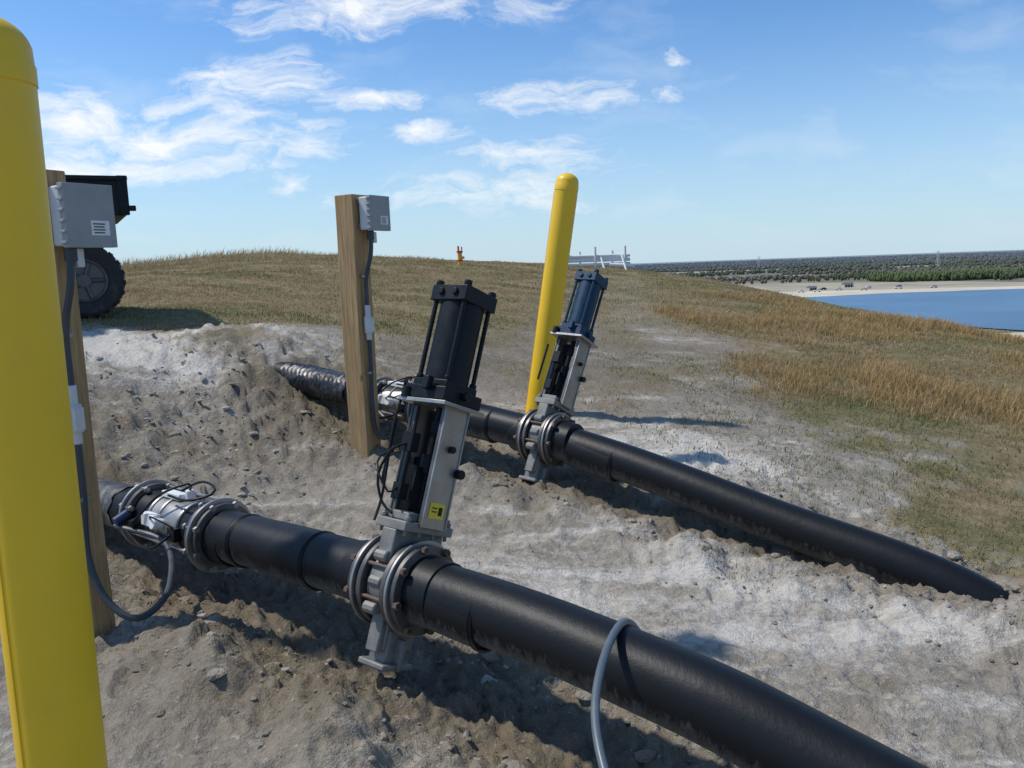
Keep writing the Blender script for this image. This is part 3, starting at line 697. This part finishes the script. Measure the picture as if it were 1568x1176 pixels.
# ---------------------------------------------------------------- lake, beach, far woodland
def sheet(name,poly,z,mat):
    bm=bmesh.new(); vs=[bm.verts.new((x,y,z)) for x,y in poly]; f=bm.faces.new(vs); f.normal_update()
    if f.normal.z<0: f.normal_flip()
    bmesh.ops.triangulate(bm,faces=bm.faces); me=bpy.data.meshes.new(name); bm.to_mesh(me); bm.free(); return addobj(name,me,mat)
def shore(pts,amp,n=14):
    out=[]
    for i,(a,b) in enumerate(zip(pts[:-1],pts[1:])):
        for k in range(n):
            t=k/n; x=a[0]+(b[0]-a[0])*t; y=a[1]+(b[1]-a[1])*t; o=amp*float(fbm(np.array([x*.02]),np.array([y*.02]),3)[0]); out.append((x+o*.6,y+o))
    out.append(pts[-1]); return out
WAT,nt,b=newmat('lake_water'); ps=N(nt,'ShaderNodeNewGeometry').outputs['Position']
mpw=N(nt,'ShaderNodeMapping'); L(nt,ps,mpw.inputs[0]); mpw.inputs['Scale'].default_value=(.5,.9,1)
b.inputs['Roughness'].default_value=.28; b.inputs['IOR'].default_value=1.33
wn=noise(nt,mpw.outputs[0],.8,5,.6); L(nt,bump(nt,wn,.5,.6),b.inputs['Normal'])
wl=noise(nt,ps,.012,4); L(nt,mixc(nt,mapr(nt,wl,.4,.65),(.04,.11,.21),(.07,.17,.29)),b.inputs['Base Color'])
SAND=simple('beach_sand',(.58,.50,.37),.95,0,.15,.03); 
SAND2=simple('dry_lot_soil',(.36,.31,.22),.95,0,.25,.02)
far=shore([(190,545),(260,556),(360,552),(600,570),(1500,640)],9)
lake=far+[(1500,90),(500,60),(220,130),(150,330)]
sheet('lake',lake,-25.6,WAT)
beach=shore([(150,470),(190,540),(260,550),(360,546),(600,562),(1500,630)],7)+[(1500,690),(600,620),(360,600),(280,620),(200,650),(120,580)]
sheet('sandy_beach',beach,-25.8,SAND)
sheet('bare_lot',shore([(120,560),(290,590),(390,600)],8)+[(420,650),(400,740),(300,830),(180,860),(110,740)],-25.85,SAND2)
sheet('sand_spit',shore([(118,235),(150,262),(172,262)],3,8)+[(165,240),(130,215)],-25.35,SAND)
DF=simple('dry_field',(.34,.30,.18),.95,0,.2,.02)
FIELDS=((520,900,800,940),(900,1100,1300,1160),(260,1150,420,1210),(620,1500,1000,1600),(1300,1900,1900,2050),(300,1700,600,1850))
for (x0,y0,x1,y1) in FIELDS:
    sheet('open_field',shore([(x0,y0),(x1,y0)],14)+shore([(x1,y1),(x0,y1)],14),-25.7,DF)
def woodland():
    n=46000; d=640*np.exp(rng.random(n)**.8*2.4); tx=rng.uniform(-.1,1.25,n); x=tx*d/np.sqrt(1+tx*tx); y=d/np.sqrt(1+tx*tx)
    cl=fbm(x*.004,y*.008,4); keep=(cl>-.12)|(d>3200); keep&=~((x>90)&(x<430)&(y<860)); keep&=~((y<700+.03*x)); 
    for (x0,y0,x1,y1) in FIELDS: keep&=~((x>x0)&(x<x1)&(y>y0-60)&(y<y1))
    x,y,d=x[keep],y[keep],d[keep]
    m=5000; bx=rng.uniform(360,900,m); by=740+.04*bx+rng.uniform(0,75,m)+35*fbm(bx*.01,bx*0,3); x=np.append(x,bx);y=np.append(y,by); d=np.hypot(x,y); n=len(x); belt=np.arange(n)>=n-m
    pine=(fbm(x*.003+5,y*.005,3)+.6*belt-.02)>.12
    hgt=np.where(pine,rng.uniform(4,8,n),rng.uniform(3,5.5,n)); hgt[belt]=rng.uniform(4,9.5,m)
    w_=np.where(pine,1.8,2.6)*rng.uniform(.6,1.3,n)*np.clip(d/1200,.8,3.0)
    t=rng.random((n,1)); pc=lerp([.11,.135,.065],[.155,.18,.09],t); bc=lerp([.18,.155,.115],[.25,.22,.165],t); bcc=lerp([.115,.155,.06],[.155,.205,.08],t)
    c=np.where(pine[:,None],pc,bc); c[belt]=bcc[belt]
    hz=sm(300,4200,d)[:,None]*.85; c=c*(1-hz)+np.array([.215,.25,.28])*hz  # distance haze painted into the tree colours
    V=[];F=[];C=[];off=0
    for rep in range(2):
        zz=-26+hgt*(.42 if rep==0 else .72); S=np.stack([w_*(1-.3*rep),w_*(1-.3*rep),hgt*(.42 if rep==0 else .3)],1)
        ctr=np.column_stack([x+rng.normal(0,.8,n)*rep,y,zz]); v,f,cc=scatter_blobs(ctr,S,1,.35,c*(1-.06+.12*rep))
        V.append(v);F.append(f+off);C.append(cc);off+=len(v)
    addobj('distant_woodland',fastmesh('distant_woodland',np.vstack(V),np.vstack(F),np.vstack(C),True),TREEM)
woodland()
TAN=simple('tan_cladding',(.45,.40,.32),.7)
def shed(x,y,w,d,h,rot,wall,roof):
    e=empty('storage_shed',Matrix.Translation((x,y,-25.85))@Matrix.Rotation(rot,4,'Z'))
    part('walls',lambda bm:box(bm,(0,0,h/2),(w,d,h)),wall,e)
    def rf(bm):
        v=[bm.verts.new(p) for p in((-w/2-.4,-d/2-.4,h),(w/2+.4,-d/2-.4,h),(w/2+.4,d/2+.4,h),(-w/2-.4,d/2+.4,h),(-w/2-.4,0,h+d*.22),(w/2+.4,0,h+d*.22))]
        for f in((0,1,5,4),(3,4,5,2),(0,4,3),(1,2,5),(0,3,2,1)): bm.faces.new([v[i] for i in f])
    part('roof',rf,roof,e)
    part('doors',lambda bm:[box(bm,(k*w*.28,-d/2-.05,h*.38),(w*.16,.1,h*.72)) for k in(-1,0,1)],BLK,e)
shed(240,650,7,4,2.6,.3,TAN,STEEL); shed(285,690,8,5,2.8,.1,TAN,STEEL)
def truck(x,y,rot,mat):
    e=empty('parked_truck',Matrix.Translation((x,y,-25.8))@Matrix.Rotation(rot,4,'Z'))
    part('body',lambda bm:(box(bm,(0,0,1.0),(5.4,1.9,.8)),box(bm,(.4,0,1.7),(2.2,1.7,.7))),mat,e,.15)
    part('windows',lambda bm:box(bm,(.4,0,1.75),(2.24,1.74,.4)),BLK,e)
    part('wheels',lambda bm:[cyl(bm,(wx,wy-.12,.4),(wx,wy+.12,.4),.4,None,16) for wx in(-1.7,1.7) for wy in(-.85,.85)],RUBB,e)
for k in range(9): truck(222+k*12+random.uniform(-3,3),622+random.uniform(-8,34),random.uniform(-.6,.6),[WHT,WHT,UTVM,GREYL,TAN][k%5])
def tower(x,y,H):
    e=empty('transmission_tower',Matrix.Translation((x,y,-26)))
    def f(bm):
        for sx in(-1,1):
            for sy in(-1,1): cyl(bm,(sx*3,sy*3,0),(sx*.5,sy*.5,H),.25,.15,6)
        for k in range(6):
            z=H*k/6; z2=H*(k+1)/6; w=3-2.5*k/6; w2=3-2.5*(k+1)/6
            for s in(-1,1): cyl(bm,(-w,s*w,z),(w2,s*w2,z2),.12,None,5); cyl(bm,(w,s*w,z),(-w2,s*w2,z2),.12,None,5)
        for z in(H*.75,H*.87,H*.97): box(bm,(0,0,z),(10,.3,.3))
    part('lattice',f,GREYL,e)
tower(820,1570,28); tower(640,2100,30)

# ---------------------------------------------------------------- sky
SUN=Vector((-.97,.16,.0)).normalized(); EL=math.radians(57)
sd=Vector((SUN.x*math.cos(EL),SUN.y*math.cos(EL),math.sin(EL)))
W=bpy.data.worlds.new('World'); scene.world=W; W.use_nodes=True; nt=W.node_tree; bg=nt.nodes['Background']
sky=N(nt,'ShaderNodeTexSky'); sky.sky_type='NISHITA'; sky.sun_disc=False; sky.sun_elevation=EL; sky.sun_rotation=math.atan2(SUN.x,SUN.y)
sky.altitude=30; sky.air_density=1.0; sky.dust_density=.4; sky.ozone_density=2.2
tc=N(nt,'ShaderNodeTexCoord').outputs['Generated']; sx=N(nt,'ShaderNodeSeparateXYZ'); L(nt,tc,sx.inputs[0])
yy=math_(nt,'MAXIMUM',sx.outputs[1],.05); px=math_(nt,'DIVIDE',sx.outputs[0],yy); pz=math_(nt,'DIVIDE',sx.outputs[2],yy)
cb=N(nt,'ShaderNodeCombineXYZ'); L(nt,px,cb.inputs[0]); L(nt,pz,cb.inputs[1]); pv=cb.outputs[0]
wn=N(nt,'ShaderNodeTexNoise'); wn.inputs['Scale'].default_value=8; wn.inputs['Detail'].default_value=5; L(nt,pv,wn.inputs['Vector'])
ws=N(nt,'ShaderNodeVectorMath',operation='SUBTRACT'); L(nt,wn.outputs['Color'],ws.inputs[0]); ws.inputs[1].default_value=(.5,.5,.5)
wm=N(nt,'ShaderNodeVectorMath',operation='MULTIPLY'); L(nt,ws.outputs[0],wm.inputs[0]); wm.inputs[1].default_value=(.18,.065,0)
wa=N(nt,'ShaderNodeVectorMath',operation='ADD'); L(nt,pv,wa.inputs[0]); L(nt,wm.outputs[0],wa.inputs[1]); pw=wa.outputs[0]
E=[(-.131,.308,.16,.027,1),(-.281,.225,.08,.027,.95),(-.523,.189,.11,.028,1),(-.402,.165,.16,.028,1),(-.444,.1335,.16,.014,1),(-.160,.195,.05,.013,1),
(-.104,.159,.055,.012,1),(-.225,.147,.045,.010,.95),(.063,.198,.085,.018,.8),(.205,.240,.018,.008,.8),(.194,.197,.036,.012,.65),(.03,.128,.08,.018,.85),
(.005,.091,.12,.022,.75),(-.267,.107,.026,.011,.8),(-.143,.089,.09,.013,.55),(-.360,.202,.09,.012,.85),(-.30,.185,.05,.016,.85)]
acc=None
for cx,cz,rx,rz,wt in E:
    a=N(nt,'ShaderNodeVectorMath',operation='SUBTRACT'); L(nt,pw,a.inputs[0]); a.inputs[1].default_value=(cx,cz,0)
    m_=N(nt,'ShaderNodeVectorMath',operation='MULTIPLY'); L(nt,a.outputs[0],m_.inputs[0]); m_.inputs[1].default_value=(1/rx,1/rz,0)
    l=N(nt,'ShaderNodeVectorMath',operation='LENGTH'); L(nt,m_.outputs[0],l.inputs[0])
    r=mapr(nt,l.outputs['Value'],0.1,1.75,wt,0); acc=r if acc is None else math_(nt,'MAXIMUM',acc,r)
mpc=N(nt,'ShaderNodeMapping'); L(nt,pw,mpc.inputs[0]); mpc.inputs['Rotation'].default_value=(0,0,math.radians(-12)); mpc.inputs['Scale'].default_value=(1,3.0,1)
cn=noise(nt,mpc.outputs[0],15,9,.68,.3); cn2=noise(nt,mpc.outputs[0],5,5,.55)
cov=math_(nt,'ADD',acc,math_(nt,'MULTIPLY',math_(nt,'SUBTRACT',cn,.5),2.5))
al=mapr(nt,cov,.25,1.18,0,.95)
gate=mapr(nt,acc,.02,.35,0,1); al=math_(nt,'MULTIPLY',al,gate)
veil=math_(nt,'MULTIPLY',mapr(nt,cn2,.50,.8,0,.25),mapr(nt,pz,.0,.06,0,1))
al=math_(nt,'MAXIMUM',al,veil)
cs=mixc(nt,1.0,sky.outputs[0],(.64,.90,1.14),'MULTIPLY')
hz=mapr(nt,sx.outputs[2],-.01,.27,.90,0)
hz=math_(nt,'POWER',hz,1.4)
cs=mixc(nt,hz,cs,(4.3,5.5,6.4))
c=mixc(nt,al,cs,(7.3,7.45,7.6))
L(nt,c,bg.inputs['Color']); bg.inputs['Strength'].default_value=.135
sl=bpy.data.lights.new('sun','SUN'); sl.energy=3.5; sl.angle=math.radians(2.2); sl.color=(1,.955,.88)
so=bpy.data.objects.new('sun',sl); COL.objects.link(so); so.rotation_euler=sd.to_track_quat('Z','Y').to_euler()

# ---------------------------------------------------------------- camera
p=math.radians(8.2); r=math.radians(2.07)
Fv=Vector((0,math.cos(p),-math.sin(p))); R0=Vector((1,0,0)); U0=Vector((0,math.sin(p),math.cos(p)))
Rv=R0*math.cos(r)-U0*math.sin(r); Uv=U0*math.cos(r)+R0*math.sin(r)
cam=bpy.data.cameras.new('camera'); cam.sensor_width=36; cam.lens=28.7; cam.clip_start=.05; cam.clip_end=30000
co=bpy.data.objects.new('camera',cam); COL.objects.link(co)
co.matrix_world=Matrix(((Rv.x,Uv.x,-Fv.x,0),(Rv.y,Uv.y,-Fv.y,0),(Rv.z,Uv.z,-Fv.z,1.6),(0,0,0,1)))
scene.camera=co
scene.view_settings.view_transform='Standard'; scene.view_settings.look='None'; scene.view_settings.exposure=0
